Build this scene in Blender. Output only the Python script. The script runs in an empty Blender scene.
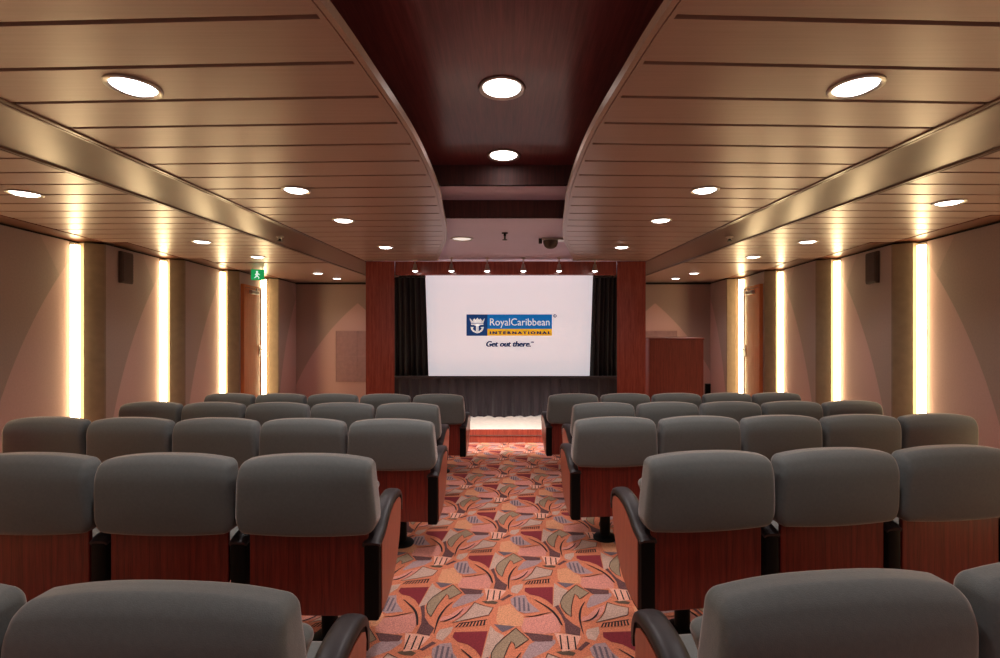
import bpy, bmesh, math, random
from mathutils import Vector, Matrix

random.seed(7)
SC = bpy.context.scene
COL = SC.collection
CX, CZ, F = 0.06, 1.45, 470.0          # camera x, camera height, focal length in pixels
SLOPE, BREAK = 0.068, 2.0
PI = math.pi


def floor_z(d):
    return 0.0 if d <= BREAK else -SLOPE * (d - BREAK)


def lin(r, g, b):
    def c(v):
        v /= 255.0
        return v / 12.92 if v <= 0.04045 else ((v + 0.055) / 1.055) ** 2.4
    return (c(r), c(g), c(b), 1.0)


# ------------------------------------------------------------------ materials
class N:
    def __init__(self, name):
        self.m = bpy.data.materials.new(name)
        self.m.use_nodes = True
        self.t = self.m.node_tree
        self.t.nodes.clear()
        self.out = self.t.nodes.new('ShaderNodeOutputMaterial')
        self.p = self.t.nodes.new('ShaderNodeBsdfPrincipled')
        self.link(self.p.outputs[0], self.out.inputs[0])

    def link(self, a, b):
        self.t.links.new(a, b)

    def add(self, typ, **kw):
        n = self.t.nodes.new(typ)
        for k, v in kw.items():
            setattr(n, k, v)
        return n

    def math(self, op, a, b=None):
        n = self.add('ShaderNodeMath', operation=op)
        for i, v in enumerate((a, b)):
            if v is None:
                continue
            if hasattr(v, 'is_output'):
                self.link(v, n.inputs[i])
            else:
                n.inputs[i].default_value = v
        return n.outputs[0]

    def mix(self, fac, c1, c2):
        n = self.add('ShaderNodeMix', data_type='RGBA')
        for i, v in ((0, fac), (6, c1), (7, c2)):
            if hasattr(v, 'is_output'):
                self.link(v, n.inputs[i])
            else:
                n.inputs[i].default_value = v
        return n.outputs[2]

    def noise(self, scale=(1, 1, 1), s=5.0, detail=3.0, coord='Object'):
        tc = self.add('ShaderNodeTexCoord')
        mp = self.add('ShaderNodeMapping')
        mp.inputs['Scale'].default_value = scale
        self.link(tc.outputs[coord], mp.inputs[0])
        n = self.add('ShaderNodeTexNoise')
        n.inputs['Scale'].default_value = s
        n.inputs['Detail'].default_value = detail
        self.link(mp.outputs[0], n.inputs['Vector'])
        return n.outputs[0]

    def ramp(self, fac, lo, hi):
        n = self.add('ShaderNodeMapRange')
        self.link(fac, n.inputs[0])
        n.inputs[1].default_value = lo
        n.inputs[2].default_value = hi
        return n.outputs[0]

    def bump(self, h, strength=0.2, dist=0.01):
        b = self.add('ShaderNodeBump')
        b.inputs['Strength'].default_value = strength
        b.inputs['Distance'].default_value = dist
        self.link(h, b.inputs['Height'])
        self.link(b.outputs[0], self.p.inputs['Normal'])

    def set(self, **kw):
        for k, v in kw.items():
            k = k.replace('_', ' ')
            inp = self.p.inputs[k]
            if hasattr(v, 'is_output'):
                self.link(v, inp)
            else:
                inp.default_value = v
        return self


def plain(name, col, rough=0.5, metal=0.0, var=0.08, **kw):
    n = N(name)
    f = n.ramp(n.noise(s=14.0), 0.3, 0.7)
    c2 = tuple(min(1, c * (1 + var)) for c in col[:3]) + (1,)
    c1 = tuple(c * (1 - var) for c in col[:3]) + (1,)
    n.set(Base_Color=n.mix(f, c1, c2), Roughness=rough, Metallic=metal, **kw)
    return n.m


def emit(name, col, strength, base=(0.8, 0.8, 0.8, 1)):
    n = N(name)
    n.set(Base_Color=base, Roughness=0.5, Emission_Color=col, Emission_Strength=strength)
    return n.m


def wood(name, c1, c2, scale, rough=0.25, coat=0.3, s=6.0):
    n = N(name)
    a = n.noise(scale=scale, s=s, detail=4.0)
    b = n.noise(scale=tuple(v * 4.0 for v in scale), s=s, detail=2.0)
    f = n.math('ADD', n.math('MULTIPLY', n.ramp(a, 0.33, 0.67), 0.65), n.math('MULTIPLY', n.ramp(b, 0.35, 0.65), 0.35))
    n.set(Base_Color=n.mix(f, c1, c2), Roughness=rough, Coat_Weight=coat, Coat_Roughness=0.12)
    return n.m


M = {}
M['mahogany'] = wood('mahogany_veneer', lin(78, 19, 15), lin(124, 42, 32), (11, 11, 0.4), 0.3, 0.25)
M['portal_wood'] = wood('portal_veneer', lin(134, 53, 40), lin(168, 75, 56), (7, 7, 0.4), 0.22, 0.35)
M['cabinet_wood'] = wood('cabinet_veneer', lin(118, 46, 34), lin(150, 66, 48), (7, 7, 0.4), 0.5, 0.0)
M['panel_wood'] = wood('arm_veneer', lin(140, 66, 46), lin(165, 84, 60), (9, 9, 0.6), 0.35, 0.15)
M['dark_wood'] = wood('recess_veneer', lin(92, 42, 46), lin(124, 62, 66), (9, 0.35, 9), 0.3, 0.2)
M['riser_wood'] = wood('riser_veneer', lin(56, 24, 23), lin(86, 38, 34), (9, 9, 0.4), 0.6, 0.0)
M['door_wood'] = wood('door_veneer', lin(176, 100, 54), lin(200, 120, 68), (7, 7, 0.5), 0.22, 0.4)
M['border_wood'] = wood('border_veneer', lin(100, 56, 36), lin(120, 68, 44), (2, 2, 2), 0.35, 0.1)


def ceiling_mat():
    n = N('satin_copper_planks')
    f = n.ramp(n.noise(scale=(0.6, 30, 1), s=4.0), 0.3, 0.7)
    n.set(Base_Color=n.mix(f, lin(160, 132, 121), lin(168, 139, 128)), Roughness=0.33, Metallic=0.12)
    return n.m


M['plank'] = ceiling_mat()
M['groove'] = plain('groove_shadow_gap', lin(96, 64, 50), 0.7)
M['beam'] = plain('brushed_bronze', lin(108, 83, 71), 0.28, 0.3, 0.04)
M['lilac'] = plain('lilac_plaster', lin(196, 180, 208), 0.55, 0.0, 0.02)
M['black'] = plain('black_paint', lin(14, 14, 15), 0.5)
M['black_gap'] = plain('black_shadow_gap', lin(8, 7, 7), 0.9)
M['arm_leather'] = plain('black_arm_vinyl', lin(40, 32, 34), 0.45, Specular_IOR_Level=0.35)
M['post'] = plain('black_moulded_post', lin(5, 5, 5), 0.55, Specular_IOR_Level=0.15)
M['metal'] = plain('brushed_steel', lin(190, 180, 170), 0.3, 0.9)
M['white'] = plain('white_enamel', lin(225, 218, 210), 0.4)
M['stage_top'] = plain('cream_stage_floor', lin(226, 214, 200), 0.4)
M['column'] = plain('taupe_column_fabric', lin(124, 104, 84), 0.85)
M['grille'] = plain('mauve_grille', lin(150, 114, 112), 0.7)
M['grille_dark'] = plain('dark_speaker_cloth', lin(74, 58, 50), 0.8)
M['strip'] = emit('warm_strip_diffuser', (1.0, 0.78, 0.42, 1), 16.0, (0.9, 0.85, 0.7, 1))
M['lamp'] = emit('downlight_lens', (1.0, 0.93, 0.88, 1), 9.0)
M['spot_lamp'] = emit('spot_lens', (1.0, 0.95, 0.9, 1), 6.0)
M['dim_lamp'] = emit('dim_lens', (1.0, 0.9, 0.8, 1), 0.7)
M['exit_green'] = emit('exit_green', lin(20, 165, 90), 0.7, lin(20, 150, 80))
M['exit_white'] = emit('exit_white', (0.8, 1, 0.9, 1), 0.9)


def fabric():
    n = N('grey_velour')
    f = n.ramp(n.noise(s=90.0, detail=2.0), 0.3, 0.7)
    g = n.noise(s=420.0, detail=2.0)
    n.set(Base_Color=n.mix(f, lin(92, 95, 94), lin(97, 100, 99)), Roughness=0.9,
          Sheen_Weight=0.8, Sheen_Roughness=0.35, Sheen_Tint=lin(225, 205, 200))
    n.bump(g, 0.25, 0.003)
    return n.m


M['fabric'] = fabric()


def curtain_mat(name, c):
    n = N(name)
    g = n.noise(s=300.0, detail=2.0)
    n.set(Base_Color=c, Roughness=0.85, Sheen_Weight=0.2, Sheen_Roughness=0.4)
    n.bump(g, 0.2, 0.002)
    return n.m


M['drape'] = curtain_mat('black_velvet', lin(15, 14, 17))
M['skirt'] = curtain_mat('charcoal_cloth', lin(40, 29, 34))


def circle3(a, b, c):
    ax, ay = a; bx, by = b; cx, cy = c
    D = 2 * (ax * (by - cy) + bx * (cy - ay) + cx * (ay - by))
    ux = ((ax * ax + ay * ay) * (by - cy) + (bx * bx + by * by) * (cy - ay) + (cx * cx + cy * cy) * (ay - by)) / D
    uy = ((ax * ax + ay * ay) * (cx - bx) + (bx * bx + by * by) * (ax - cx) + (cx * cx + cy * cy) * (bx - ax)) / D
    return ux, uy, math.hypot(ax - ux, ay - uy)


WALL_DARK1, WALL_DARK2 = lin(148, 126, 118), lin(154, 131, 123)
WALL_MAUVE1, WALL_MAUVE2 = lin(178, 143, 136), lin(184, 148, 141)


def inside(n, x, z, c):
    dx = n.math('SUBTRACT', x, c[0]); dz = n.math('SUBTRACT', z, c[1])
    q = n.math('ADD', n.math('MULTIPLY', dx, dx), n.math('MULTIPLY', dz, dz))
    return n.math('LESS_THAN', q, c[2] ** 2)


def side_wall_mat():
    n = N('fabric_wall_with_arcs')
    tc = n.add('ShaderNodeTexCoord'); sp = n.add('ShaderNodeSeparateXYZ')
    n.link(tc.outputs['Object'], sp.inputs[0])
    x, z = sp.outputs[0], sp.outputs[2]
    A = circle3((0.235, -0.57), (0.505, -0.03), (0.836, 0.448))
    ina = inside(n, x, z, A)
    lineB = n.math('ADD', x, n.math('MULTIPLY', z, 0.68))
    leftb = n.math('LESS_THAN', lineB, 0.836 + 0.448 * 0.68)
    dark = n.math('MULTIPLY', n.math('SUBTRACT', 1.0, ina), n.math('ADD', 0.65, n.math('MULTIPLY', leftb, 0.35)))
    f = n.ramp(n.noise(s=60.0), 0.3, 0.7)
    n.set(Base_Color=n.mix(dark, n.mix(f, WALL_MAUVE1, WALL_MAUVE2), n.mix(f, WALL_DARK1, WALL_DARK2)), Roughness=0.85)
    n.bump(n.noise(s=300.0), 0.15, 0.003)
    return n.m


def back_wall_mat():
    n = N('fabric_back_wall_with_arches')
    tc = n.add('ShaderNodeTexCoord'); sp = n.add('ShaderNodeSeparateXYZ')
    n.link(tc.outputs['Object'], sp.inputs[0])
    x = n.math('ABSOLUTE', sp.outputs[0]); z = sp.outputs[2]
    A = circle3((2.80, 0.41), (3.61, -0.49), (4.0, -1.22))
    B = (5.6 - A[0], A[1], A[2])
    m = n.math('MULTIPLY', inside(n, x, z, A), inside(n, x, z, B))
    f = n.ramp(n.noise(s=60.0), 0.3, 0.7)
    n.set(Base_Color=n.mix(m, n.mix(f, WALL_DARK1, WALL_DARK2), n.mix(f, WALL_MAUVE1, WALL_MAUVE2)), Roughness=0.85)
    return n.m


M['side_wall'] = side_wall_mat()
M['back_wall'] = back_wall_mat()


def screen_mat():
    n = N('lit_projection_screen')
    f = n.ramp(n.noise(s=3.0), 0.3, 0.7)
    n.set(Base_Color=n.mix(f, lin(228, 212, 212), lin(232, 217, 216)), Roughness=0.7,
          Emission_Color=(0.97, 0.93, 0.98, 1), Emission_Strength=0.52)
    return n.m


M['screen'] = screen_mat()


def glow(name, c, s=0.45):
    return emit(name, c, s, c)


M['logo_navy'] = glow('logo_navy', lin(12, 62, 120))
M['logo_blue'] = glow('logo_blue', lin(0, 112, 190))
M['logo_yellow'] = glow('logo_yellow', lin(252, 190, 40))
M['logo_white'] = glow('logo_white', lin(245, 245, 245))
M['logo_text'] = glow('logo_text_navy', lin(24, 48, 92))


# ------------------------------------------------------------------ mesh helpers
def link(name, me, m=None, parent=None, smooth=False):
    o = bpy.data.objects.new(name, me)
    COL.objects.link(o)
    if m is not None:
        for x in (m if isinstance(m, (list, tuple)) else [m]):
            me.materials.append(x)
    if parent is not None:
        o.parent = parent
    if smooth:
        for p in me.polygons:
            p.use_smooth = True
        try:
            me.set_sharp_from_angle(angle=math.radians(38))
        except Exception:
            pass
    return o


def fin(bm, name, m=None, parent=None, smooth=False, loc=None, rot=None):
    bmesh.ops.recalc_face_normals(bm, faces=bm.faces)
    me = bpy.data.meshes.new(name)
    bm.to_mesh(me); bm.free()
    o = link(name, me, m, parent, smooth)
    if loc is not None:
        o.location = loc
    if rot is not None:
        o.rotation_euler = rot
    return o


def merge(bm, tmp):
    me = bpy.data.meshes.new('tmp')
    tmp.to_mesh(me); tmp.free()
    bm.from_mesh(me)
    bpy.data.meshes.remove(me)


def box(bm, x0, x1, y0, y1, z0, z1, bev=0.0, seg=2):
    t = bmesh.new()
    bmesh.ops.create_cube(t, size=1.0)
    for v in t.verts:
        v.co = Vector(((x0 + x1) / 2 + v.co.x * (x1 - x0), (y0 + y1) / 2 + v.co.y * (y1 - y0), (z0 + z1) / 2 + v.co.z * (z1 - z0)))
    if bev > 0:
        bmesh.ops.bevel(t, geom=list(t.edges), offset=bev, segments=seg, affect='EDGES', profile=0.5)
    merge(bm, t)


def prism(bm, pts, axis, a, b, bev=0.0, seg=2):
    """extrude the 2-D polygon pts along axis ('x': pts are (y,z); 'y': (x,z); 'z': (x,y)) from a to b"""
    t = bmesh.new()

    def P(p, h):
        return {'x': (h, p[0], p[1]), 'y': (p[0], h, p[1]), 'z': (p[0], p[1], h)}[axis]
    lo = [t.verts.new(P(p, a)) for p in pts]
    hi = [t.verts.new(P(p, b)) for p in pts]
    n = len(pts)
    t.faces.new(lo); t.faces.new(hi)
    for i in range(n):
        t.faces.new((lo[i], lo[(i + 1) % n], hi[(i + 1) % n], hi[i]))
    bmesh.ops.recalc_face_normals(t, faces=t.faces)
    if bev > 0:
        ring = [e for e in t.edges if (e.verts[0] in lo and e.verts[1] in lo) or (e.verts[0] in hi and e.verts[1] in hi)]
        bmesh.ops.bevel(t, geom=ring, offset=bev, segments=seg, affect='EDGES', profile=0.5)
    merge(bm, t)


def lathe(bm, prof, seg=24, c=(0, 0, 0)):
    rings = []
    for r, z in prof:
        rings.append([bm.verts.new((c[0] + max(r, 1e-4) * math.cos(2 * PI * k / seg), c[1] + max(r, 1e-4) * math.sin(2 * PI * k / seg), c[2] + z)) for k in range(seg)])
    for a, b in zip(rings, rings[1:]):
        for k in range(seg):
            bm.faces.new((a[k], a[(k + 1) % seg], b[(k + 1) % seg], b[k]))
    for r in (rings[0], rings[-1]):
        bm.faces.new(r)


def rounded_verts(hx, hy, hz, r, nm=(8, 3, 6), nr=4):
    """mesh of a rounded box centred at the origin, as a bmesh (dense in its rounded rims)"""
    bm = bmesh.new()
    axes = []
    for h, n in zip((hx, hy, hz), nm):
        mid = [-(h - r) + 2 * (h - r) * i / n for i in range(n + 1)]
        end = [h - r + r * math.tan(math.radians(45) * (k + 1) / nr) for k in range(nr)]
        axes.append([-e for e in reversed(end)] + mid + end)
    H = (hx, hy, hz)
    cache = {}

    def V(p):
        key = tuple(round(c, 6) for c in p)
        if key not in cache:
            q = [max(-(H[i] - r), min(H[i] - r, p[i])) for i in range(3)]
            dvec = Vector([p[i] - q[i] for i in range(3)])
            if dvec.length > 1e-9:
                dvec = dvec.normalized() * r
            cache[key] = bm.verts.new(Vector(q) + dvec)
        return cache[key]
    for ax in range(3):
        u, w = [i for i in range(3) if i != ax]
        for sgn in (-1, 1):
            for i in range(len(axes[u]) - 1):
                for j in range(len(axes[w]) - 1):
                    ps = []
                    for du, dw in ((0, 0), (1, 0), (1, 1), (0, 1)):
                        p = [0, 0, 0]
                        p[ax] = sgn * H[ax]; p[u] = axes[u][i + du]; p[w] = axes[w][j + dw]
                        ps.append(V(p))
                    bm.faces.new(ps)
    return bm


def tag(o, label=None, cat=None, group=None, kind=None):
    if label: o['label'] = label
    if cat: o['category'] = cat
    if group: o['group'] = group
    if kind: o['kind'] = kind
    return o


def thing(name, label, cat, loc=(0, 0, 0), rz=0.0, group=None):
    o = bpy.data.objects.new(name, None)
    o.empty_display_size = 0.1
    COL.objects.link(o)
    o.location = loc
    o.rotation_euler = (0, 0, rz)
    return tag(o, label, cat, group)


def structure(o):
    o['kind'] = 'structure'
    return o


def copy_tree(o, parent=None):
    c = o.copy()
    COL.objects.link(c)
    c.parent = parent
    for ch in list(o.children):
        copy_tree(ch, c)
    return c


def catmull(pts, n=8):
    out = []
    P = [pts[0]] + list(pts) + [pts[-1]]
    for i in range(1, len(P) - 2):
        p0, p1, p2, p3 = P[i - 1], P[i], P[i + 1], P[i + 2]
        for k in range(n):
            t = k / n
            out.append(tuple(0.5 * ((2 * p1[j]) + (-p0[j] + p2[j]) * t + (2 * p0[j] - 5 * p1[j] + 4 * p2[j] - p3[j]) * t * t + (-p0[j] + 3 * p1[j] - 3 * p2[j] + p3[j]) * t ** 3) for j in range(len(p1))))
    out.append(tuple(pts[-1]))
    return out


# ------------------------------------------------------------------ camera, world, view
cam_d = bpy.data.cameras.new('camera')
cam_d.sensor_fit = 'HORIZONTAL'
cam_d.sensor_width = 36.0
cam_d.lens = 36.0 * F / 1000.0
cam_d.shift_x = -0.008
cam_d.shift_y = -0.004
cam_d.clip_start = 0.02
cam = bpy.data.objects.new('camera', cam_d)
COL.objects.link(cam)
cam.location = (CX, 0, CZ)
cam.rotation_euler = (PI / 2, 0, 0)
SC.camera = cam
w = bpy.data.worlds.new('world')
w.use_nodes = True
w.node_tree.nodes['Background'].inputs[0].default_value = (1.0, 0.80, 0.76, 1)
w.node_tree.nodes['Background'].inputs[1].default_value = 0.22
SC.world = w
SC.view_settings.view_transform = 'Standard'
SC.view_settings.look = 'None'
SC.view_settings.gamma = 1.0
SC.view_settings.use_curve_mapping = False
SC.view_settings.exposure = 0.0
SC.cycles.use_denoising = True
SC.cycles.max_bounces = 14
SC.cycles.diffuse_bounces = 6
SC.cycles.sample_clamp_indirect = 6.0


# ------------------------------------------------------------------ carpet floor
def to_floor(px, py):
    k = (py - 325.0) / F
    d = CZ / k
    if d > BREAK:
        d = (CZ - SLOPE * BREAK) / (k - SLOPE)
    return (CX + (px - 508.0) / F * d, d)


def carpet():
    cols = {
        'orange': lin(204, 118, 86), 'maroon': lin(128, 34, 44), 'olive': lin(152, 126, 102), 'mauve': lin(166, 134, 134),
        'greige': lin(190, 154, 138), 'purple': lin(98, 60, 60), 'pink': lin(208, 134, 120), 'peach': lin(214, 146, 108),
        'black': lin(34, 22, 24), 'cream': lin(226, 164, 142), 'grey': lin(106, 88, 96), 'dark_olive': lin(92, 70, 54)}
    names = list(cols)
    mats = []
    for k in names:
        n = N('carpet_' + k)
        f = n.ramp(n.noise(s=170.0, detail=2.0), 0.32, 0.68)
        c = cols[k]
        lo = 0.72 if k != 'purple' else 0.45
        n.set(Base_Color=n.mix(f, tuple(v * lo for v in c[:3]) + (1,), tuple(min(1, v * (2 - lo)) for v in c[:3]) + (1,)), Roughness=0.95)
        n.bump(n.noise(s=400.0), 0.35, 0.004)
        mats.append(n.m)

    def C2(p): return to_floor(500 + p[0] / 6.714, 560 + p[1] / 6.714)
    polys, bars, strokes = [], [], []

    def poly(col, pts, outline=None):
        q = [C2(p) for p in pts]
        mx = sum(a for a, b in q) / len(q); my = sum(b for a, b in q) / len(q)
        q = [(mx + (a - mx) * 1.07, my + (b - my) * 1.07) for a, b in q]
        polys.append((col, q))
        if outline:
            strokes.append((outline, q + [q[0]], 0.0055, False))

    def stroke(pts, wd, taper=True, col='black'):
        strokes.append((col, catmull([C2(p) for p in pts], 6), wd, taper))

    # pinkish and peach fields
    poly('pink', [(150, 448), (165, 395), (250, 384), (350, 362), (380, 400), (400, 440), (396, 482), (362, 486), (300, 494), (215, 487), (165, 478)])
    poly('peach', [(-5, 318), (40, 308), (70, 300), (110, 345), (150, 372), (155, 395), (142, 440), (60, 442), (0, 444), (-20, 400)])
    
    poly('greige', [(366, 160), (400, 186), (452, 206), (418, 252), (402, 285), (398, 300), (360, 312)])
    poly('pink', [(590, 375), (640, 330), (700, 305), (690, 345), (660, 390), (630, 405), (575, 408), (548, 405), (560, 380)])
    poly('grey', [(385, 150), (500, 160), (470, 175), (440, 186)])
    # hook leaf
    poly('olive', [(508, 175), (590, 225), (530, 265), (520, 245), (500, 232), (490, 262), (480, 310), (478, 375), (445, 352), (418, 318), (411, 285), (425, 250), (455, 220), (485, 195)], 'black')
    poly('mauve', [(610, 245), (645, 228), (740, 225), (745, 240), (715, 272), (650, 300), (592, 320), (585, 300), (600, 268)])
    poly('greige', [(722, 292), (790, 312), (855, 325), (852, 370), (750, 395), (650, 418), (685, 385), (706, 350)], 'black')
    poly('maroon', [(175, 190), (350, 185), (349, 240), (348, 300), (310, 268), (262, 244), (205, 232), (172, 212)])
    poly('purple', [(372, 318), (395, 308), (415, 345), (440, 388), (490, 430), (535, 455), (530, 505), (440, 487), (436, 425), (410, 370)])
    poly('purple', [(165, 490), (250, 498), (350, 510), (345, 545), (270, 548), (222, 545), (195, 515)])
    poly('purple', [(520, 600), (575, 550), (605, 560), (545, 610)])
    poly('greige', [(585, 470), (660, 452), (665, 490), (640, 540), (592, 528), (580, 500)])
    poly('dark_olive', [(765, 280), (820, 271), (872, 284), (862, 297), (800, 292)])
    # striped patches
    poly('mauve', [(75, 265), (110, 245), (165, 240), (190, 285), (262, 344), (165, 355), (120, 340), (80, 295)])
    for x0 in (92, 122, 152, 182):
        q = [(x0, 250 + (x0 - 90) * 0.1), (x0 + 13, 250 + (x0 - 90) * 0.1), (x0 + 18, 345), (x0 + 4, 345)]
        if x0 == 92: q[2] = (x0 + 17, 320); q[3] = (x0 + 3, 312)
        if x0 == 182: q[0] = (x0 + 2, 282); q[1] = (x0 + 14, 296)
        polys.append(('grey', [C2(p) for p in q]))
    poly('cream', [(370, 495), (455, 503), (540, 515), (520, 560), (498, 602), (420, 612), (395, 550)])
    for x0 in (398, 446, 494):
        t = 500 + (x0 - 370) * 0.11
        polys.append(('black', [C2(p) for p in ((x0, t + 2), (x0 + 10, t + 3), (x0 + 22, 602), (x0 + 11, 604))]))
    poly('orange', [(690, 425), (865, 400), (880, 440), (675, 455)])
    for k in range(9):
        a = k / 9.0; b = a + 0.062
        top = lambda t: (690 + 175 * t, 425 - 25 * t)
        bot = lambda t: (675 + 205 * t, 455 - 15 * t)
        polys.append(('black', [C2(top(a)), C2(top(b)), C2(bot(b)), C2(bot(a))]))
    q = [(690, 425), (865, 400), (867, 406), (688, 431)]
    polys.append(('black', [C2(p) for p in q]))
    # arcs
    stroke([(232, 268), (290, 302), (345, 340), (385, 385), (412, 432), (417, 442)], 0.017)
    stroke([(160, 380), (220, 380), (290, 365), (345, 352)], 0.009)
    stroke([(570, 283), (545, 325), (535, 380), (542, 430), (560, 500)], 0.015)
    stroke([(556, 416), (605, 405), (645, 375), (668, 330)], 0.014)

    ax = (0.708, 0.0); bx = (0.354, 0.432)
    ox, oy = C2((480, 290))
    V, Fc, Mi = [], [], []

    def put(pts, z, mi):
        base = len(V)
        for x, y in pts:
            V.append((x, y, floor_z(y) + z))
        Fc.append(list(range(base, base + len(pts))))
        Mi.append(mi)
    X0, X1, Y0, Y1 = -4.15, 4.15, -1.4, 8.84
    ys = [Y0, 0.5, BREAK, 4.0, 6.0, Y1]
    for a, b in zip(ys, ys[1:]):
        put([(X0, a), (X1, a), (X1, b), (X0, b)], 0.0, 0)
    for j in range(-10, 22):
        for i in range(-20, 20):
            sx = i * ax[0] + j * bx[0]; sy = j * bx[1]
            cx, cy = ox + sx, oy + sy
            if not (-3.4 < cx < 3.4 and 0.6 < cy < 8.2):
                continue
            for k, (c, q) in enumerate(polys):
                put([(x + sx, y + sy) for x, y in q], 0.0006 + 0.00004 * k, names.index(c))
            for c, q, wd, taper in strokes:
                n = len(q)
                L, R = [], []
                for k in range(n):
                    p0 = q[max(0, k - 1)]; p1 = q[min(n - 1, k + 1)]
                    tx, ty = p1[0] - p0[0], p1[1] - p0[1]
                    l = math.hypot(tx, ty) or 1
                    h = wd * 0.36 * ((0.25 + 0.75 * math.sin(PI * k / (n - 1))) if taper else 1)
                    L.append((q[k][0] - ty / l * h, q[k][1] + tx / l * h)); R.append((q[k][0] + ty / l * h, q[k][1] - tx / l * h))
                for k in range(n - 1):
                    put([(x + sx, y + sy) for x, y in (L[k], R[k], R[k + 1], L[k + 1])], 0.0028, names.index(c))
    me = bpy.data.meshes.new('floor')
    me.from_pydata(V, [], Fc)
    for p, mi in zip(me.polygons, Mi):
        p.material_index = mi
    me.update()
    # make every face look up
    bm = bmesh.new(); bm.from_mesh(me)
    for f in bm.faces:
        f.normal_update()
        if f.normal.z < 0:
            f.normal_flip()
    bm.to_mesh(me); bm.free()
    structure(link('floor', me, mats))


carpet()

# ------------------------------------------------------------------ ceiling
RC = 0.03                                   # centre line of the room
H_SIDE, H_CLOUD, H3, H2, H1 = 0.80, 0.848, 0.872, 1.016, 1.16
D1, D2, D_PORTAL, D_BACK = 3.41, 3.82, 6.23, 8.85
XB_TOP, XB_BOT = 1.89, 2.25                 # soffit band between cloud and side ceiling
Z = lambda h: CZ + h
EDGE = [(-1.5, 0.80), (0.0, 0.60), (0.6, 0.56), (1.2, 0.458), (1.61, 0.417), (2.1, 0.386), (2.57, 0.388), (3.0, 0.405), (3.37, 0.437), (3.8, 0.475),
        (4.19, 0.515), (4.68, 0.585), (5.2, 0.69), (5.76, 0.81), (6.0, 0.87)]
EDGE_S = catmull(EDGE, 6)


def edge_x(d):
    for (d0, x0), (d1, x1) in zip(EDGE_S, EDGE_S[1:]):
        if d0 <= d <= d1:
            return x0 + (x1 - x0) * (d - d0) / (d1 - d0)
    return EDGE_S[0][1] if d < EDGE_S[0][0] else EDGE_S[-1][1]


def planks(name, inner, outer, h, d0, d1, pitch, first, skew, sgn, mats):
    """slatted metal ceiling of transverse planks with grooves between them"""
    bm = bmesh.new()
    g = 0.02
    ks = range(int(math.floor((d0 - first) / pitch)) - 1, int(math.ceil((d1 - first) / pitch)) + 1)
    z = Z(h)
    for k in ks:
        a = first + k * pitch + g; b = first + (k + 1) * pitch
        n = 5
        rows = []
        for i in range(n + 1):
            d = a + (b - a) * i / n
            xi = inner(d) + 0.012; xo = outer(d)
            yi = d + skew * xi; yo = d + skew * xo
            yi = min(max(yi, d0), d1); yo = min(max(yo, d0), d1)
            rows.append(((RC + sgn * xi, yi), (RC + sgn * xo, yo)))
        if rows[0][0][1] >= d1 or rows[-1][1][1] <= d0:
            continue
        loop = [r[0] for r in rows] + [r[1] for r in reversed(rows)]
        lo = [bm.verts.new((x, y, z)) for x, y in loop]
        hi = [bm.verts.new((x, y, z + 0.02)) for x, y in loop]
        bm.faces.new(lo)
        m = len(lo)
        for i in range(m):
            bm.faces.new((lo[i], lo[(i + 1) % m], hi[(i + 1) % m], hi[i]))
    # backing above the grooves
    n = 60
    prev = None
    for i in range(n + 1):
        d = d0 + (d1 - d0) * i / n
        cur = (bm.verts.new((RC + sgn * (inner(d) + 0.02), d, z + 0.014)), bm.verts.new((RC + sgn * outer(d), d, z + 0.014)))
        if prev:
            f = bm.faces.new((prev[0], prev[1], cur[1], cur[0])); f.material_index = 1
        prev = cur
    o = fin(bm, name, mats)
    return structure(o)


for sgn in (-1, 1):
    planks('ceiling', edge_x, lambda d: XB_TOP, H_CLOUD, -1.5, D_PORTAL - 0.02, 0.2275, 1.265, 0.036, sgn, [M['plank'], M['groove']])
    planks('ceiling', lambda d: XB_BOT, lambda d: 4.05, H_SIDE, -1.5, 6.0, 0.206, 2.20, 0.02, sgn, [M['plank'], M['groove']])

# flush ceiling beyond the seam, dark recess, stepped risers and lilac plaster
def slab(name, x0, x1, y0, y1, z0, z1, m, bev=0.0):
    bm = bmesh.new(); box(bm, x0, x1, y0, y1, z0, z1, bev)
    return structure(fin(bm, name, m))


for sgn in (-1, 1):
    a, b = sorted((RC + sgn * XB_BOT, RC + sgn * 4.2))
    slab('ceiling', a, b, 6.08, D_BACK, Z(H_SIDE), Z(H_SIDE) + 0.05, M['plank'])
    slab('ceiling', a, b, 5.97, 6.10, Z(H_SIDE) + 0.03, Z(H_SIDE) + 0.05, M['groove'])
slab('ceiling', -1.9, 1.96, -1.5, D1 + 0.02, Z(H1), Z(H1) + 0.05, M['dark_wood'])
slab('ceiling', -1.9, 1.96, D1, D1 + 0.03, Z(H2), Z(H1), M['riser_wood'])
slab('ceiling', -1.9, 1.96, D1 + 0.001, D2 + 0.02, Z(H2) , Z(H2) + 0.04, M['lilac'])
slab('ceiling', -1.2, 1.26, D2, D2 + 0.03, Z(H3), Z(H2), M['riser_wood'])
slab('ceiling', -1.9, 1.96, D2 + 0.001, D_PORTAL, Z(H3), Z(H3) + 0.04, M['lilac'])
slab('ceiling', -2.3, 2.36, D_PORTAL, D_BACK, Z(0.97), Z(1.02), M['lilac'])

n_trim = [0]


def trim(bm, m, smooth=False):
    n_trim[0] += 1
    return structure(fin(bm, 'trim_%d' % n_trim[0], m, None, smooth))


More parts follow.
